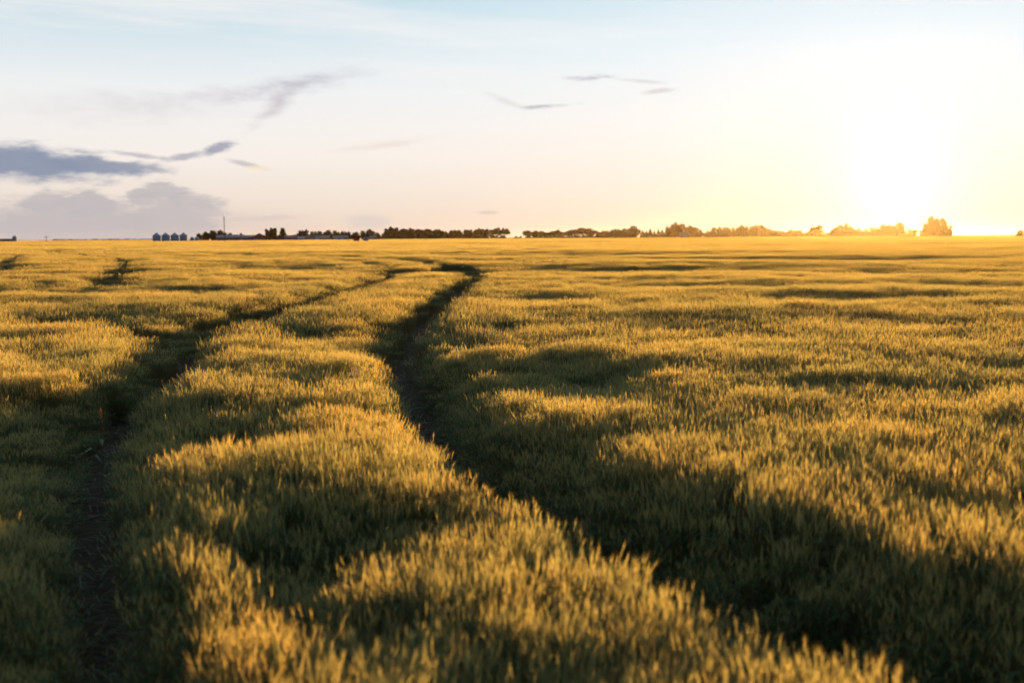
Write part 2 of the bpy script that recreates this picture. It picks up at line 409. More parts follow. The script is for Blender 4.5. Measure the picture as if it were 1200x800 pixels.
add_class(0.6, 15, 0.16, 10, r=.12, n=44, wid=.72, leaves=3, awns=16, lean=.085, hvar=.05)
add_class(15, 42, 0.42, 6, r=.34, n=170, wid=.95, leaves=2, awns=9, lean=.10, hvar=.07)
add_class(42, 120, 1.3, 5, r=1.0, n=560, wid=1.9, leaves=1, awns=4, lean=.09, hvar=.07)
add_class(120, 400, 4.0, 4, r=3.0, n=1300, wid=5.0, leaves=1, awns=3, lean=.09, hvar=.08)
add_class(400, 1400, 13, 4, r=9.5, n=2200, wid=13.0, leaves=1, awns=2, lean=.08, hvar=.10)

def scatter():
    P = []; S = []; R = []; V = []
    rs = np.random.RandomState(5)
    for rmin, rmax, sp, ids in classes:
        ym = rmax*1.02; half = math.tan(math.radians(35))
        xs = np.arange(-ym*half-6, ym*half+6, sp); ys = np.arange(-3 if rmin < 1 else rmin*.6, ym, sp)
        X, Y = np.meshgrid(xs, ys); X = X.ravel(); Y = Y.ravel()
        X = X + rs.uniform(-.55, .55, X.size)*sp; Y = Y + rs.uniform(-.55, .55, Y.size)*sp
        r = np.hypot(X, Y) + rs.uniform(-.5, .5, X.size)*sp
        keep = (r >= rmin) & (r < rmax) & (np.abs(X) < np.maximum(Y, 0)*half + 3.5 + rmax*.01)
        if rmin < 1: keep &= (r > 1.15)
        X = X[keep]; Y = Y[keep]; r = r[keep]
        h, f, near = crop_height(X, Y)
        k2 = (f > 0.05) | (sp > 2)
        X = X[k2]; Y = Y[k2]; h = h[k2]; f = f[k2]; r = r[k2]
        z = terrain(X, Y)
        # gentle common lean of the crop that changes from place to place, as wind leaves it
        tx = 0.05*vnoise(X, Y, 2.2, 41) + .035*rs.randn(X.size)*(.3 if sp > 1 else 1); ty = 0.05*vnoise(X, Y, 2.2, 42) + .035*rs.randn(X.size)*(.3 if sp > 1 else 1)
        if sp > 1: tx = tx*.2/sp; ty = ty*.2/sp
        loose = 0.30*(1-f)*(sp < 1)
        tx = tx + loose*rs.randn(X.size)*.6; ty = ty + loose*rs.randn(X.size)*.6
        rz = rs.uniform(0, 2*math.pi, X.size); vi = rs.choice(ids, X.size)
        sxy = rs.uniform(.9, 1.15, X.size)
        for i in range(X.size):
            m = Euler((tx[i], ty[i], 0)).to_matrix() @ Matrix.Rotation(rz[i], 3, 'Z')
            e = m.to_euler(); R.append((e.x, e.y, e.z))
        P.append(np.stack([X, Y, z-.01], 1)); S.append(np.stack([sxy, sxy, h/HC], 1)); V.append(vi)
    return np.concatenate(P), np.concatenate(S), np.array(R), np.concatenate(V)

def gn_instancer(name, P, S, R, V, coll):
    me = bpy.data.meshes.new(name); me.from_pydata([tuple(p) for p in P], [], [])
    a = me.attributes.new('iscale', 'FLOAT_VECTOR', 'POINT'); a.data.foreach_set('vector', S.astype(np.float32).ravel())
    a = me.attributes.new('irot', 'FLOAT_VECTOR', 'POINT'); a.data.foreach_set('vector', R.astype(np.float32).ravel())
    a = me.attributes.new('ivar', 'INT', 'POINT'); a.data.foreach_set('value', V.astype(np.int32))
    o = bpy.data.objects.new(name, me); C.objects.link(o)
    ng = bpy.data.node_groups.new(name, 'GeometryNodeTree')
    ng.interface.new_socket('Geometry', in_out='INPUT', socket_type='NodeSocketGeometry')
    ng.interface.new_socket('Geometry', in_out='OUTPUT', socket_type='NodeSocketGeometry')
    n = ng.nodes; l = ng.links
    gi = n.new('NodeGroupInput'); go = n.new('NodeGroupOutput'); ip = n.new('GeometryNodeInstanceOnPoints')
    ci = n.new('GeometryNodeCollectionInfo'); ci.inputs['Collection'].default_value = coll
    ci.inputs['Separate Children'].default_value = True; ci.inputs['Reset Children'].default_value = True
    def na(nm, ty):
        q = n.new('GeometryNodeInputNamedAttribute'); q.data_type = ty; q.inputs[0].default_value = nm; return q.outputs[0]
    l.new(gi.outputs[0], ip.inputs['Points']); l.new(ci.outputs[0], ip.inputs['Instance']); ip.inputs['Pick Instance'].default_value = True
    l.new(na('ivar', 'INT'), ip.inputs['Instance Index'])
    e2r = n.new('FunctionNodeEulerToRotation'); l.new(na('irot', 'FLOAT_VECTOR'), e2r.inputs[0]); l.new(e2r.outputs[0], ip.inputs['Rotation'])
    l.new(na('iscale', 'FLOAT_VECTOR'), ip.inputs['Scale']); l.new(ip.outputs[0], go.inputs[0])
    md = o.modifiers.new('scatter', 'NODES'); md.node_group = ng
    return o
P, S, R, V = scatter()
print('tufts', len(P))
crop = gn_instancer('barley_crop', P, S, R, V, lib)
tag(crop, 'golden green barley standing over the whole field with wheel tracks pressed through it', 'crop', kind='stuff')

# ------------------------------------------------------------------ ground
def ground_mat():
    m = bpy.data.materials.new('soil'); m.use_nodes = True; t = m.node_tree; g = NT(t); b = t.nodes['Principled BSDF']
    ge = t.nodes.new('ShaderNodeNewGeometry'); p = ge.outputs['Position']
    n1 = g.noise(p, 3.0, 8, .65); n2 = g.noise(p, 28.0, 4, .6)
    f = g.m('ADD', g.m('MULTIPLY', n1, .6), g.m('MULTIPLY', n2, .4))
    soil = g.ramp(f, [(0.3, (.035, .025, .016)), (0.55, (.07, .048, .03)), (0.75, (.12, .085, .055))])
    far = g.ramp(g.noise(g.v('MULTIPLY', p, (.002, .012, 1)), 1.0, 4), [(0.35, (.16, .15, .06)), (0.5, (.28, .22, .09)), (0.7, (.24, .16, .11))])
    d = g.v('LENGTH', p)
    c = g.mix(g.sstep(d, 900, 1200), soil, far)
    g._in(b.inputs['Base Color'], c); b.inputs['Roughness'].default_value = .95; b.inputs['Specular IOR Level'].default_value = .15
    bn = t.nodes.new('ShaderNodeBump'); bn.inputs['Strength'].default_value = .6; bn.inputs['Distance'].default_value = .03
    g._in(bn.inputs['Height'], f); t.links.new(bn.outputs[0], b.inputs['Normal'])
    return m
def build_ground():
    # polar grid: fine near the camera, coarse to the horizon
    rad = [0, .5] + list(np.geomspace(1, 14, 120)) + list(np.geomspace(14.4, 200, 60)) + list(np.geomspace(230, 4000, 24))
    rad = np.array(rad); na = 360
    ang = np.linspace(0, 2*np.pi, na, endpoint=False)
    Rr, A = np.meshgrid(rad, ang, indexing='ij'); X = Rr*np.sin(A); Y = Rr*np.cos(A)
    Z = terrain(X, Y)*(1-sst(Rr, 200, 900)) + terrain(X, Y)*sst(Rr, 200, 900)
    _, near = track_field(X, Y)
    fine = (Rr < 30)
    Z = Z + fine*(.012*vnoise(X, Y, .12, 51) + .02*vnoise(X, Y, .4, 52)) - np.where(near < .5, .05*(1-sst(near, .1, .35)), 0)*(Rr < 60)
    mb = MB(); mb.v = list(zip(X.ravel().tolist(), Y.ravel().tolist(), Z.ravel().tolist()))
    for i in range(len(rad)-1):
        for j in range(na):
            k = (j+1) % na; a, b, c, d = i*na+j, i*na+k, (i+1)*na+k, (i+1)*na+j
            mb.f.append((d, c, b, a)); mb.mi.append(0)
    o = mb.build('ground', ground_mat(), smooth=True); tag(o, kind='structure')
build_ground()

# bent straws and leaves lying in the wheel tracks
M_STRAW = foliage_mat('dry_straw', (.05, .04, .025), (.15, .12, .07), .2, rough=.7)
M_WEED = foliage_mat('bent_leaf', (.08, .12, .04), (.18, .2, .08), .35, rough=.4)
def build_litter():
    rng = random.Random(77); mb = MB()
    for T, lo, hi, dens in ((TRACK_R, 0, 12, 170), (TRACK_L, 0, 9, 150)):
        for a, b in list(zip(T[:-1], T[1:]))[lo:hi]:
            L = math.hypot(b[0]-a[0], b[1]-a[1]); dirx, diry = (b[0]-a[0])/L, (b[1]-a[1])/L
            dist = math.hypot(a[0], a[1]); n = int(L*dens*(1 if dist < 14 else .35))
            for i in range(n):
                t = rng.random(); q = rng.gauss(0, .17)
                x = a[0]+(b[0]-a[0])*t - diry*q; y = a[1]+(b[1]-a[1])*t + dirx*q
                an = rng.uniform(0, 2*math.pi); ln = rng.uniform(.08, .3); arch = rng.uniform(0, .5)*ln if rng.random() < .5 else .01
                ux, uy = math.cos(an), math.sin(an); z0 = rng.uniform(0.0, .05) + (0 if abs(q) < .2 else rng.uniform(0, .12))
                w = rng.uniform(.0015, .0045); cur = rng.uniform(-.3, .3)*ln
                pts = [Vector((x+ux*ln*s-uy*cur*s*s, y+uy*ln*s+ux*cur*s*s, z0+arch*4*s*(1-s)*.5+.015)) for s in (0, .3, .6, 1)]
                sv = Vector((-uy, ux, rng.uniform(-.7, .7))).normalized()
                mb.quad_strip(pts, sv, [w, w, w*.8, w*.3], 0 if rng.random() < .65 else 1)
    o = mb.build('trampled_straw', [M_STRAW, M_WEED]); tag(o, 'dry straw and bent barley leaves trodden flat in the wheel tracks', 'straw', kind='stuff')
build_litter()

# ------------------------------------------------------------------ distance: trees
M_BARK = mat('bark', (.10, .075, .055), .9, nscale=2.0)
def leafmat(name, col): 
    return mat(name, col, .7, nscale=.5, namp=.5, transl=.15, rnd=.2, spec=.1)
M_LV = [leafmat('leaves_dark', (.035, .042, .028)), leafmat('leaves_mid', (.045, .052, .03)), leafmat('needles', (.025, .038, .026))]
def crown_mb(rng, h, w, kind):
    """unit tree: height h, width w. Leaf clumps through a set of lobes; returns crown MB"""
    mb = MB()
    def clump(c, s, flat=1.0):
        for _ in range(2):
            a = Vector((rng.gauss(0, 1), rng.gauss(0, 1), rng.gauss(0, 1)*flat)).normalized(); b = a.orthogonal().normalized()
            b = Matrix.Rotation(rng.uniform(0, 6.28), 3, a) @ b; c2 = a.cross(b)
            q = [c+b*s*rng.uniform(.6, 1), c+c2*s*rng.uniform(.6, 1), c-b*s*rng.uniform(.6, 1), c-c2*s*rng.uniform(.6, 1)]
            i = len(mb.v); mb.v += [tuple(v) for v in q]; mb.f.append((i, i+1, i+2, i+3)); mb.mi.append(0)
    if kind == 'spruce':
        for i in range(360):
            t = rng.random()**.8; r = w/2*(1-t)*rng.uniform(.55, 1.05)+.1; a = rng.uniform(0, 6.28)
            clump(Vector((r*math.cos(a), r*math.sin(a), h*(.04+.94*t))), .6*(1-.4*t), .5)
        return mb
    z0 = {'round': .0, 'umbrella': .16, 'tall': .03, 'bush': .0}[kind]
    lobes = []
    nl = {'round': 11, 'umbrella': 9, 'tall': 8, 'bush': 7}[kind]
    for i in range(nl):
        a = rng.uniform(0, 6.28); q = math.sqrt(rng.random())
        if kind == 'tall': zz = z0+.15+.72*i/(nl-1); rr = w*.2*q; lr = w*.34*(1-.45*abs((i/(nl-1))-.4))
        elif kind == 'umbrella': zz = rng.uniform(.5, .84); rr = w*.36*q; lr = w*.22
        else: zz = rng.uniform(z0+.15, .82-.25*q*q); rr = w*.32*q; lr = w*rng.uniform(.18, .26)
        lobes.append((Vector((rr*math.cos(a), rr*math.sin(a), zz*h)), lr, min(lr, h*(.98-zz)+.3)))
    n = {'round': 800, 'umbrella': 480, 'tall': 560, 'bush': 380}[kind]
    for i in range(n):
        c, lr, lz = rng.choice(lobes)
        d = Vector((rng.gauss(0, 1), rng.gauss(0, 1), rng.gauss(0, 1))).normalized()*rng.uniform(.35, 1.08)
        clump(c + Vector((d.x*lr, d.y*lr, d.z*lz)), rng.uniform(.35, .85))
    return mb
def trunk_mb(rng, h, w, kind):
    mb = MB(); r = .022*h+.06
    top = {'round': .45, 'umbrella': .55, 'tall': .85, 'spruce': .95, 'bush': .3}[kind]
    mb.tube((0, 0, -.2), (0, 0, h*top*.5), r, r*.75, 7); mb.tube((0, 0, h*top*.5), (rng.uniform(-.2, .2), rng.uniform(-.2, .2), h*top), r*.75, r*.3, 7)
    if kind != 'spruce':
        for i in range(7):
            a = i*2.4+rng.uniform(-.4, .4); z = h*top*rng.uniform(.35, .95); L = w*rng.uniform(.2, .36)
            mid = Vector((math.cos(a)*L*.5, math.sin(a)*L*.5, z+L*.35)); end = Vector((math.cos(a)*L, math.sin(a)*L, min(h*.85, z+L*.95)))
            mb.tube((0, 0, z), mid, r*.45, r*.3, 5); mb.tube(mid, end, r*.3, r*.1, 5)
    return mb
PROTO = {}
def proto(kind, v, hr):
    """library meshes at 10 m height"""
    key = (kind, v)
    if key not in PROTO:
        rng = random.Random(hash_s(kind)*31+v)
        PROTO[key] = (crown_mb(rng, 10, hr, kind).mesh('crown', M_LV[2] if kind == 'spruce' else M_LV[v % 2]), trunk_mb(rng, 10, hr, kind).mesh('trunk', M_BARK))
    return PROTO[key]
def hash_s(s): return sum((i+1)*ord(c) for i, c in enumerate(s))
WR = {'round': 9.0, 'umbrella': 9.5, 'tall': 5.0, 'spruce': 4.4, 'bush': 9.0}
NAMES = {'round': 'broadleaf_tree', 'umbrella': 'shelterbelt_tree', 'tall': 'poplar_tree', 'spruce': 'spruce_tree', 'bush': 'shrub'}
trng = random.Random(3)
def tree(px, top, wpx, kind, D, label, group=None, cat='tree', base=None):
    d = pdir(px, top); hd = math.hypot(d.x, d.y); x, y = d.x/hd*D, d.y/hd*D
    ztop = CAMH + d.z/hd*D; h = max(1.5, ztop*(1.2 if px > 1075 else 1.26))
    w = wpx/FPX*D*1.3
    o = empty(NAMES[kind], (x, y, 0), trng.uniform(0, 6.28))
    cm, tm = proto(kind, trng.randrange(4), WR[kind])
    s = h/10; sw = w/WR[kind]
    for nm, me in (('crown', cm), ('trunk', tm)):
        p = bpy.data.objects.new(nm, me); C.objects.link(p); p.parent = o
        p.scale = (sw, sw, s) if nm == 'crown' else (min(sw, s*1.3), min(sw, s*1.3), s)
    tag(o, label, cat, group); return o
def interp(prof, x):
    for (a, ya), (b, yb) in zip(prof[:-1], prof[1:]):
        if a <= x <= b: return ya+(yb-ya)*(x-a)/(b-a)
    return prof[-1][1]
def belt(x0, x1, step, prof, kinds, wpx, D, label, group, jit=.7, dj=14):
    x = x0; n = 0
    while x <= x1:
        k = trng.choice(kinds)
        tree(x+trng.uniform(-.6, .6), interp(prof, x)+trng.uniform(-jit, jit), wpx*trng.uniform(.85, 1.2), k, D+trng.uniform(-dj, dj), label, group)
        x += step*trng.uniform(.85, 1.15); n += 1
    return n
# farmyard trees, left to right
tree(234, 274.3, 7, 'round', 800, 'small dark round tree just right of the two blue sheds', 'farmyard trees')
for i, (px, tp, w_, lb) in enumerate([(242, 271.5, 9, 'low left-hand tree of the dark clump left of the tall mast'), (248, 271, 9, 'second tree from the left in the clump left of the mast'), (254, 269.5, 12, 'tallest broad tree in the clump left of the mast'), (260, 271.5, 9, 'dark tree directly behind the foot of the tall mast'), (267, 272.5, 9, 'tree rising behind the red barn roof right of the mast')]):
    tree(px, tp, w_, 'round', 850+i*4, lb, 'farmyard trees')
tree(277, 274.5, 5, 'round', 850, 'small thin tree in the gap between the two red barns', 'farmyard trees')
tree(283, 274, 5, 'round', 880, 'small tree peeping over the left end of the long barn', 'farmyard trees')
for px, tp, lb in [(313.5, 271.5, 'left tree of the close trio right of the long barn'), (317.5, 270.5, 'middle tree of the close trio right of the long barn'), (322, 270.5, 'right tree of the close trio right of the long barn')]:
    tree(px, tp, 5.4, 'tall', 830, lb, 'farmyard trees')
tree(331.5, 270.5, 7, 'tall', 830, 'lone upright tree right of the trio beside the long barn', 'farmyard trees')
for px, tp, w_, lb in [(352, 271, 8, 'left half of the dark tree pair behind the pale shed'), (358, 270.5, 8, 'right half of the dark tree pair behind the pale shed')]:
    tree(px, tp, w_, 'round', 870, lb, 'farmyard trees')
for px, tp, w_, lb in [(366, 271, 4.5, 'narrow tree left of the low clump mid farmyard'), (371, 270.6, 7, 'rounded tree at the middle of the farmyard row'), (376, 271, 7, 'lower tree leaning on the rounded farmyard tree'), (384, 270.8, 9, 'low bushy tree behind the left white roofed shed'), (392, 271, 9, 'low bushy tree behind the white roofed sheds'), (398, 271.5, 7, 'tree above the right white roofed shed'), (403, 270.6, 6, 'taller narrow tree behind the right white roofed shed'), (408, 272.5, 7, 'last tree of the farmyard row before the dip')]:
    tree(px, tp, w_, 'round', 900, lb, 'farmyard trees')
for px, tp, w_, lb in [(418, 272, 10, 'low tree behind the dark red wagon'), (428, 270, 9, 'left half of the broad tree behind the blue wagon'), (434, 270, 9, 'right half of the broad tree behind the blue wagon'), (441, 273, 10, 'low rounded tree right of the broad one by the blue wagon')]:
    tree(px, tp, w_, 'round', 880, lb, 'farmyard trees')
belt(286, 420, 6.5, [(280, 276), (420, 275.5)], ['bush', 'round'], 9, 905, 'one of the low bushes showing between and behind the farm sheds', 'bushes behind the farm sheds')
LB1 = 'one of the close, even, dark trees in the long straight shelterbelt at mid horizon'
belt(449, 572, 3.5, [(449, 273), (456, 269.5), (470, 271), (482, 270.5), (500, 271.5), (520, 271.3), (545, 271.8), (560, 271), (575, 270.5)], ['tall', 'round', 'tall'], 5.4, 960, LB1, 'trees of the straight shelterbelt')
belt(575, 596, 5.2, [(575, 270.5), (588, 269.5), (597, 271)], ['umbrella'], 9, 960, 'bare stemmed tree at the open right-hand end of the straight shelterbelt', 'bare stemmed trees at the shelterbelt end')
belt(452, 596, 6.5, [(450, 275.5), (597, 276)], ['bush'], 8, 950, 'low shrub at the foot of the straight shelterbelt', 'shrubs at the foot of the straight shelterbelt')
for px, tp, w_, lb in [(604, 277, 5, 'left one of two low shrubs in the gap between the shelterbelts'), (609.5, 276.6, 4, 'right one of two low shrubs in the gap between the shelterbelts')]:
    tree(px, tp, w_, 'bush', 960, lb, 'shrubs in the gap', 'shrub')
LB2 = 'one of the low umbrella shaped trees in the wavy belt right of the gap'
belt(618, 697, 4.6, [(617, 272), (621, 270.8), (628, 273), (640, 273.5), (652, 272), (660, 273.5), (672, 271), (684, 269.5), (690, 269.7), (696, 273)], ['umbrella'], 9, 980, LB2, 'umbrella trees of the wavy belt')
belt(620, 696, 5.5, [(617, 275.5), (697, 275)], ['bush'], 8, 990, 'low shrub filling in under the umbrella shaped trees', 'shrubs under the wavy belt')
LB3 = 'one of the evenly rounded brown trees left of the tall dome tree'
belt(702, 735, 4.6, [(700, 273), (706, 271), (715, 271), (722, 269.5), (731, 269.3), (736, 270.5)], ['round', 'round'], 8.5, 960, LB3, 'rounded trees left of the dome tree')
tree(743, 265.8, 17, 'round', 950, 'tall dome shaped tree standing alone above the middle of the belt', 'belt trees')
for i, (px, tp, ww) in enumerate([(753.5, 272, 6.5), (757.5, 272.2, 6), (762, 270.3, 6.5), (766.8, 272.2, 5.8), (771.5, 270.6, 6), (776, 271.2, 6.5), (781, 270.6, 7)]):
    tree(px, tp, ww, 'spruce', 950, ['first', 'second', 'third', 'fourth', 'fifth', 'sixth', 'last'][i]+' small pointed spruce counted rightwards from the dome tree', 'small spruces')
tree(786, 266, 10, 'round', 940, 'left shoulder tree of the large dark mound of trees', 'mound of trees')
tree(793, 263.3, 13, 'round', 945, 'tallest tree on the left crest of the dark mound of trees', 'mound of trees')
tree(801, 264, 12, 'round', 940, 'crest tree directly above the small white house', 'mound of trees')
tree(808, 266, 11, 'round', 945, 'tree right of the crest above the small white house', 'mound of trees')
tree(815, 268, 10, 'round', 945, 'low right-hand tree at the end of the dark mound', 'mound of trees')
tree(820, 270, 6, 'round', 945, 'smallest tree closing the right side of the dark mound', 'mound of trees')
tree(826, 273.5, 8, 'bush', 955, 'low shrub in the notch between the two mounds of trees', cat='shrub')
for px, tp, ww, lb in [(832, 270, 8, 'first low tree right of the notch'), (838, 267.5, 9, 'second tree right of the notch rising to the right mound'), (846, 265.6, 11, 'left crest tree of the right mound'), (854, 268, 9, 'tree in the saddle of the right mound'), (862, 266, 9, 'tree just right of the saddle of the right mound'), (870, 265.3, 10, 'broad tree in the middle of the right mound'), (878, 264.5, 10, 'tallest tree of the right mound'), (886, 264.8, 9, 'tree right of the tallest in the right mound'), (893, 265, 9, 'last high tree of the right mound before it drops')]:
    tree(px, tp, ww, 'round', 930, lb, 'right mound of trees')
belt(900, 921, 5, [(898, 268), (905, 270), (922, 271)], ['round', 'bush'], 8, 940, 'one of the low hazy trees sloping down right of the mounds', 'low hazy trees')
belt(927, 940, 5, [(925, 270.5), (934, 269.5), (942, 270.5)], ['round'], 8, 940, 'one of the orange hazy trees left of the round solitary tree', 'orange hazy trees')
tree(951, 268, 8, 'round', 930, 'left half of the round solitary tree glowing orange', 'round glowing pair')
tree(958.5, 265.5, 13, 'round', 930, 'larger right half of the round solitary tree glowing orange', 'round glowing pair')
for px, tp, ww, lb in [(977, 268, 9, 'low left tree of the glowing clump before the sun'), (984, 265, 9, 'second tree of the glowing clump before the sun'), (991, 262.8, 11, 'tallest tree of the glowing clump before the sun'), (998, 265.5, 9, 'right tree of the glowing clump before the sun'), (1006, 268.5, 8, 'first low yellow tree just left of the sun'), (1014, 268.5, 8, 'second low yellow tree just left of the sun')]:
    tree(px, tp, ww, 'round', 920, lb, 'glowing clump')
for px, tp, ww, lb in [(1025, 266, 10, 'yellow tree left of the pair under the sun'), (1034, 263.5, 12, 'bright tree directly left beneath the sun'), (1044, 263.5, 10, 'brighter small tree between its taller neighbours beneath the sun'), (1052, 262.5, 13, 'washed out tree straight under the sun'), (1068, 269.5, 11, 'low washed out tree between the sun and the tall group')]:
    tree(px, tp, ww, 'round', 920, lb, 'trees under the sun')
for px, tp, ww, lb in [(1085, 262.5, 8, 'left low tree of the tall group right of the sun'), (1091, 258, 9, 'tall left tree of the group right of the sun'), (1098, 257, 10, 'tallest tree of the group right of the sun'), (1106, 259.5, 10, 'tall right tree of the group right of the sun'), (1113, 263, 9, 'last lower tree of the group right of the sun')]:
    tree(px, tp, ww*.8, 'tall' if px in (1091, 1106) else 'round', 830, lb, 'tall group right of the sun')
belt(896, 1076, 7, [(890, 273), (1080, 272.5)], ['bush'], 10, 915, 'low hazy bush filling in between the glowing trees towards the sun', 'bushes below the glowing trees')
belt(1082, 1114, 7, [(1080, 270), (1118, 271)], ['bush'], 8, 835, 'low bush at the foot of the tall group right of the sun', 'bushes below the tall group')
tree(1195, 270, 8, 'round', 700, 'single small dark tree near the right edge of the horizon')

# ------------------------------------------------------------------ distance: farmyard
M_BIN = mat('galvanised_steel', (.20, .32, .46), .9, 0, nscale=.6, namp=.15, spec=.03)
M_BINR = mat('steel_roof', (.22, .33, .48), .9, 0, nscale=.8, namp=.12, spec=.03)
M_RED = mat('barn_red', (.20, .045, .035), .8, nscale=.5, namp=.25)
M_DARK = mat('dark_boards', (.09, .07, .07), .85, nscale=.6, namp=.2)
M_ROOFP = mat('pale_sheet_roof', (.19, .18, .22), .7, .0, nscale=.3, namp=.12)
M_ROOFD = mat('dark_roof', (.14, .12, .13), .8, nscale=.4, namp=.2)
M_WHITE = mat('white_boards', (.36, .38, .46), .7, nscale=.7, namp=.12)
M_BLUE = mat('blue_paint', (.12, .20, .33), .5, nscale=.7, namp=.15)
M_MRED = mat('machine_red', (.32, .04, .03), .5, nscale=1., namp=.2)
M_GLASS = mat('window_glass', (.05, .06, .08), .15, spec=.6)
M_TYRE = mat('tyre_rubber', (.03, .03, .03), .9, nscale=5)
M_STEEL = mat('grey_steel', (.25, .24, .24), .5, .5, nscale=3, namp=.15)
M_WOOD = mat('weathered_pole', (.14, .10, .075), .9, nscale=2)
def place(px, D):
    d = pdir(px, 279); hd = math.hypot(d.x, d.y); return d.x/hd*D, d.y/hd*D
def facing(x, y): return -math.atan2(x, y)      # object's -y side turned to the camera
def grain_bin(px, wpx, top, D, label, group=None):
    x, y = place(px, D); o = empty('grain_bin', (x, y, 0), facing(x, y)); r = wpx/FPX*D/2
    d = pdir(px, top); h = CAMH + d.z/math.hypot(d.x, d.y)*D; eave = h*.70
    prof = [(r, 0)]; n = 12
    for i in range(n):
        z0 = eave*i/n; z1 = eave*(i+1)/n; prof += [(r*1.012, (z0+z1)/2), (r, z1)]
    mb = MB(); mb.lathe(prof, 28); mb.build('body', M_BIN, o)
    mb = MB(); mb.lathe([(r*1.05, eave-.05), (r*1.05, eave+.05), (r*.18, h*.97), (r*.18, h), (0.01, h*1.01)], 28); mb.build('roof', M_BINR, o)
    mb = MB(); mb.box(-.5, .5, -r*1.03-.06, -r*.97, .5, 2.3); dr = mb.build('door', M_STEEL, o)
    mb = MB()
    for s in (-.25, .25): mb.tube((r*.5+s, -r*.95, .2), (r*.5+s, -r*.95, eave), .03, .03, 5)
    for i in range(int(eave/.4)): mb.tube((r*.5-.25, -r*.95, .3+i*.4), (r*.5+.25, -r*.95, .3+i*.4), .02, .02, 4)
    mb.build('ladder', M_STEEL, o)
    tag(o, label, 'grain bin', group); return o
for px, lb in [(183.6, 'first steel grain bin at the left end of the row of four'), (194.2, 'second steel grain bin from the left in the row of four'), (204.8, 'third steel grain bin from the left in the row of four'), (215.2, 'last steel grain bin of the row of four, nearest the farmyard')]:
    grain_bin(px, 8.6, 272.6, 640, lb, 'row of four grain bins')
grain_bin(17, 4.6, 275.6, 900, 'lone blue grey grain bin beside the low red shed at far left')
grain_bin(225, 4.6, 277.2, 760, 'squat blue bin left of the dark farmyard trees')
grain_bin(230.5, 4.4, 277, 765, 'second squat blue bin touching the farmyard trees')

def gable(name, px0, px1, ztop, zeave, D, wall, roof, label, depth=12, ridge_along=True, doors=1, windows=3, group=None, chimney=False):
    x0, y0 = place(px0, D); x1, y1 = place(px1, D); cx, cy = (x0+x1)/2, (y0+y1)/2
    o = empty(name, (cx, cy, 0), facing(cx, cy)); L = math.hypot(x1-x0, y1-y0)/2; W = depth/2
    mb = MB()
    if ridge_along:
        poly = [(-W, 0), (W, 0), (W, zeave), (0, ztop), (-W, zeave)]
        mb.prism(poly, -L, L); mb.v = [(y, x, z) for x, y, z in mb.v]
    else:
        mb.prism([(-L, 0), (L, 0), (L, zeave), (0, ztop), (-L, zeave)], -W, W)
    mb.build('wall', wall, o)
    mb = MB(); t = .15
    if ridge_along:
        a, e = W+.5, L+.4; sl_ = (ztop-zeave)/W
        for s in (1, -1):
            b = [(0, ztop+.04), (s*a, zeave-.5*sl_+.04), (s*a, zeave-.5*sl_+.04+t), (0, ztop+.04+t)]
            mb.prism(b, -e, e)
        mb.v = [(y, x, z) for x, y, z in mb.v]
    else:
        a, e = L+.5, W+.4; sl_ = (ztop-zeave)/L
        for s in (1, -1):
            mb.prism([(0, ztop+.04), (s*a, zeave-.5*sl_+.04), (s*a, zeave-.5*sl_+.04+t), (0, ztop+.04+t)], -e, e)
    rf = mb.build('roof', roof, o)
    if chimney:
        mb = MB(); mb.box(-.4, .4, -.3, .3, ztop-.5, ztop+1.0); mb.build('chimney', M_STEEL, rf)
    yf = -W
    n = doors+windows; xs = [(-L*.8 + 1.6*L*(i+.5)/n) for i in range(n)]
    for i, xx in enumerate(xs):
        if i % max(1, n//max(1, doors)) == 0 and doors:
            dw = min(1.8, L*.25); dh = min(zeave*.8, 3.2)
            mb = MB(); mb.box(xx-dw, xx+dw, yf-.08, yf-.003, .0, dh); dd = mb.build('door', M_ROOFD if wall is not M_DARK else M_WHITE, o)
            mb = MB(); mb.box(xx+dw*.7, xx+dw*.8, yf-.14, yf-.083, dh*.4, dh*.5); mb.build('handle', M_STEEL, dd)
        else:
            ww = min(.6, L*.1)
            mb = MB(); mb.box(xx-ww, xx+ww, yf-.05, yf-.003, zeave*.45, zeave*.75); wi = mb.build('window', M_GLASS, o)
            mb = MB()
            for a_, b_, c_, d_ in ((xx-ww-.1, xx-ww, zeave*.45-.1, zeave*.75+.1), (xx+ww, xx+ww+.1, zeave*.45-.1, zeave*.75+.1), (xx-ww, xx+ww, zeave*.45-.1, zeave*.45), (xx-ww, xx+ww, zeave*.75, zeave*.75+.1)):
                mb.box(a_, b_, yf-.09, yf-.004, c_, d_)
            mb.build('frame', M_WHITE, wi)
    tag(o, label, 'barn' if 'barn' in name else ('house' if 'house' in name else 'shed'), group); return o
gable('barn', 254, 278, 4.4, 2.6, 740, M_RED, M_ROOFP, 'red barn with a pale sheet roof behind the tall mast', 14)
gable('barn', 279.5, 296, 4.2, 2.6, 750, M_DARK, M_ROOFP, 'long low dark barn with a pale roof right of the red barn', 12, windows=4)
gable('barn', 295, 313, 5.6, 2.8, 745, M_RED, M_ROOFD, 'dark red barn with gable end towards the field beside the tree trio', 16, ridge_along=False)
gable('shed', 333, 349, 4.0, 2.4, 760, M_RED, M_ROOFD, 'low red shed between the lone upright tree and the pale shed', 9)
gable('shed', 349.5, 356.5, 2.9, 2.1, 690, M_WHITE, M_WHITE, 'small pale shed at the front of the farmyard', 5, windows=1)
gable('shed', 357, 368, 3.6, 2.2, 770, M_RED, M_ROOFD, 'second low red shed right of the pale shed', 8, windows=2)
gable('shed', 368, 386, 3.9, 2.1, 800, M_DARK, M_ROOFP, 'wide machine shed with a white roof, left one of two', 12, windows=3)
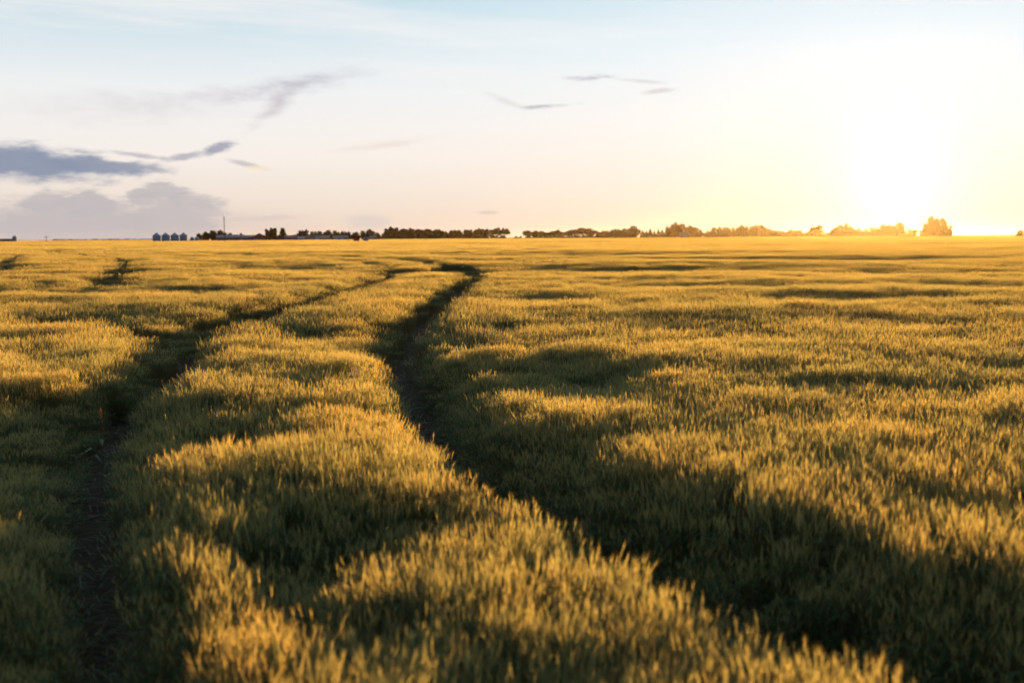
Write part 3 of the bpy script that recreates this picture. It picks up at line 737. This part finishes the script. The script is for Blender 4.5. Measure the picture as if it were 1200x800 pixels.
gable('shed', 390, 408, 3.7, 2.0, 810, M_DARK, M_ROOFP, 'wide machine shed with a white roof, right one of two', 12, windows=2, doors=2)
gable('shed', 433, 441, 3.4, 2.0, 800, M_DARK, M_ROOFP, 'little shed with a bright roof below the broad tree right of the wagons', 7, windows=1)
gable('house', 796.5, 805.5, 4.4, 2.6, 700, M_WHITE, M_ROOFP, 'small white house in front of the dark mound of trees', 7, windows=2, chimney=True)
gable('shed', -14, 15, 2.7, 1.9, 880, M_RED, M_ROOFD, 'low red shed at the far left edge of the horizon', 10, windows=4)
def wagon(px, wpx, h, D, m, label):
    x, y = place(px, D); o = empty('grain_wagon', (x, y, 0), facing(x, y)); L = wpx/FPX*D/2
    mb = MB(); mb.prism([(-L*.8, .8), (L*.8, .8), (L, h), (-L, h)], -1.2, 1.2); mb.build('hopper', m, o)
    mb = MB(); mb.box(-L*.9, L*.9, -.9, .9, .6, .79); mb.tube((L*.9, 0, .7), (L+1.4, 0, .5), .07, .05); mb.build('chassis', M_STEEL, o)
    for sx in (-.55, .55):
        for sy in (-1, 1):
            mb = MB(); mb.tube((sx*L, sy*1.0-.15, .5), (sx*L, sy*1.0+.15, .5), .5, .5, 16); wh = mb.build('wheel', M_TYRE, o)
            mb = MB(); mb.tube((sx*L, sy*1.0-.17, .5), (sx*L, sy*1.0+.17, .5), .22, .22, 10); mb.build('rim', M_STEEL, wh)
    tag(o, label, 'wagon', 'wagons at the field edge')
wagon(417.5, 8, 2.1, 430, M_MRED, 'dark red grain wagon standing in the field before the farmyard')
wagon(428.7, 6.6, 2.4, 430, M_BLUE, 'blue grey grain wagon right of the red one')
# mast and poles
def mast(px, top, D, label):
    x, y = place(px, D); d = pdir(px, top); h = CAMH + d.z/math.hypot(d.x, d.y)*D
    o = empty('radio_mast', (x, y, 0), .3)
    mb = MB(); r = .28
    for k in range(3):
        a = k*2.094; mb.tube((r*math.cos(a), r*math.sin(a), -.2), (r*.8*math.cos(a), r*.8*math.sin(a), h-1.2), .07, .06, 6)
    n = int(h/.9)
    for i in range(n):
        for k in range(3):
            a, b = k*2.094, (k+1)*2.094; z = i*(h-1.4)/n
            mb.tube((r*math.cos(a), r*math.sin(a), z), (r*math.cos(b), r*math.sin(b), z+(h-1.4)/n), .03, .03, 4)
    mb.build('lattice', M_WOOD, o)
    mb = MB(); mb.tube((0, 0, h-1.3), (0, 0, h), .06, .04); mb.tube((-.5, 0, h-1.0), (.5, 0, h-1.0), .09, .09); mb.tube((0, -.5, h-1.0), (0, .5, h-1.0), .09, .09); mb.build('antenna', M_STEEL, o)
    tag(o, label, 'mast')
mast(263, 251, 420, 'tall thin mast standing in the field before the farmyard trees')
def pole(px, top, D, label, group='distant utility poles'):
    x, y = place(px, D); d = pdir(px, top); h = CAMH + d.z/math.hypot(d.x, d.y)*D
    o = empty('utility_pole', (x, y, 0), facing(x, y)+.4)
    mb = MB(); mb.tube((0, 0, -.2), (0, 0, h), .16, .11, 8); mb.build('shaft', M_WOOD, o)
    mb = MB(); mb.box(-1.1, 1.1, -.17, -.06, h-.9, h-.74); ca = mb.build('crossarm', M_WOOD, o)
    for s in (-.95, 0.35, .95):
        mb = MB(); mb.tube((s, -.115, h-.739), (s, -.115, h-.55), .06, .04, 8); mb.build('insulator', M_WHITE, ca)
    tag(o, label, 'pole', group)
pole(54, 276, 560, 'thin utility pole on the open field between the lone bin and the four bins')
pole(1161, 270.5, 900, 'faint utility pole between the tall group and the small right-hand tree')
pole(1138, 271.5, 950, 'faint utility pole just right of the tall group by the sun')
pole(1137.5-9, 272.5, 1100, 'faintest utility pole beside the tall group by the sun')
# distant low trees on the left skyline
belt(66, 176, 9, [(60, 280.6), (180, 279.8)], ['bush', 'round'], 8, 2000, 'tiny hazy tree on the far left skyline', 'hazy skyline trees', jit=.25)

# tall weed beside the left track
def dock(px, py, h, label):
    x, y = gp(px, py, h); o = empty('dock_weed', (x, y, 0)); rng = random.Random(4)
    mb = MB(); mb.tube((0, 0, -.02), (.01, .0, h), .005, .003, 6); mb.build('stem', M_WEEDS, o)
    mb = MB()
    for i in range(160):
        z = h*rng.uniform(.88, 1.0); a = rng.uniform(0, 6.28); r = rng.uniform(.002, .014)
        c = Vector((r*math.cos(a)+.01*z/h, r*math.sin(a), z)); u = Vector((rng.gauss(0, 1), rng.gauss(0, 1), rng.gauss(0, 1))).normalized()*.006; v = u.orthogonal().normalized()*.006
        mb.tri(c+u, c-u, c+v)
    mb.build('seed_head', M_WEEDS, o)
    mb = MB()
    for i in range(5):
        a = i*1.3; mb.quad_strip([Vector((0, 0, .1+i*.08)), Vector((math.cos(a)*.08, math.sin(a)*.08, .16+i*.08)), Vector((math.cos(a)*.17, math.sin(a)*.17, .12+i*.08))], Vector((-math.sin(a), math.cos(a), 0)), [.006, .018, .002])
    mb.build('leaves', M_WEED, o)
    tag(o, label, 'weed', 'dock weeds')
M_WEEDS = mat('dock_rust', (.16, .09, .05), .8, transl=.2)
dock(116, 478, .74, 'rusty dock seed head rising beside the left wheel track')
#dock(190, 600, .80, 'rusty dock seed head among the barley right of the left track')

# ------------------------------------------------------------------ air
def haze():
    mb = MB(); mb.box(-4100, 4100, -4100, 4100, -1.6, 20.5)
    m = bpy.data.materials.new('haze'); m.use_nodes = True; t = m.node_tree; t.nodes.clear()
    o = t.nodes.new('ShaderNodeOutputMaterial'); v = t.nodes.new('ShaderNodeVolumePrincipled')
    v.inputs['Color'].default_value = (1.0, .84, .58, 1); v.inputs['Density'].default_value = 0.000014; v.inputs['Anisotropy'].default_value = 0.84
    t.links.new(v.outputs[0], o.inputs['Volume'])
    h = mb.build('haze', m); tag(h, kind='stuff'); h['label'] = 'thin golden evening haze over the whole plain'; h['category'] = 'haze'
haze()

# ------------------------------------------------------------------ render settings
cy = sc.cycles
cy.max_bounces = 6; cy.diffuse_bounces = 3; cy.glossy_bounces = 2; cy.transmission_bounces = 4; cy.volume_bounces = 0; cy.transparent_max_bounces = 4
cy.use_denoising = True
cy.caustics_reflective = False; cy.caustics_refractive = False
cy.sample_clamp_indirect = 6
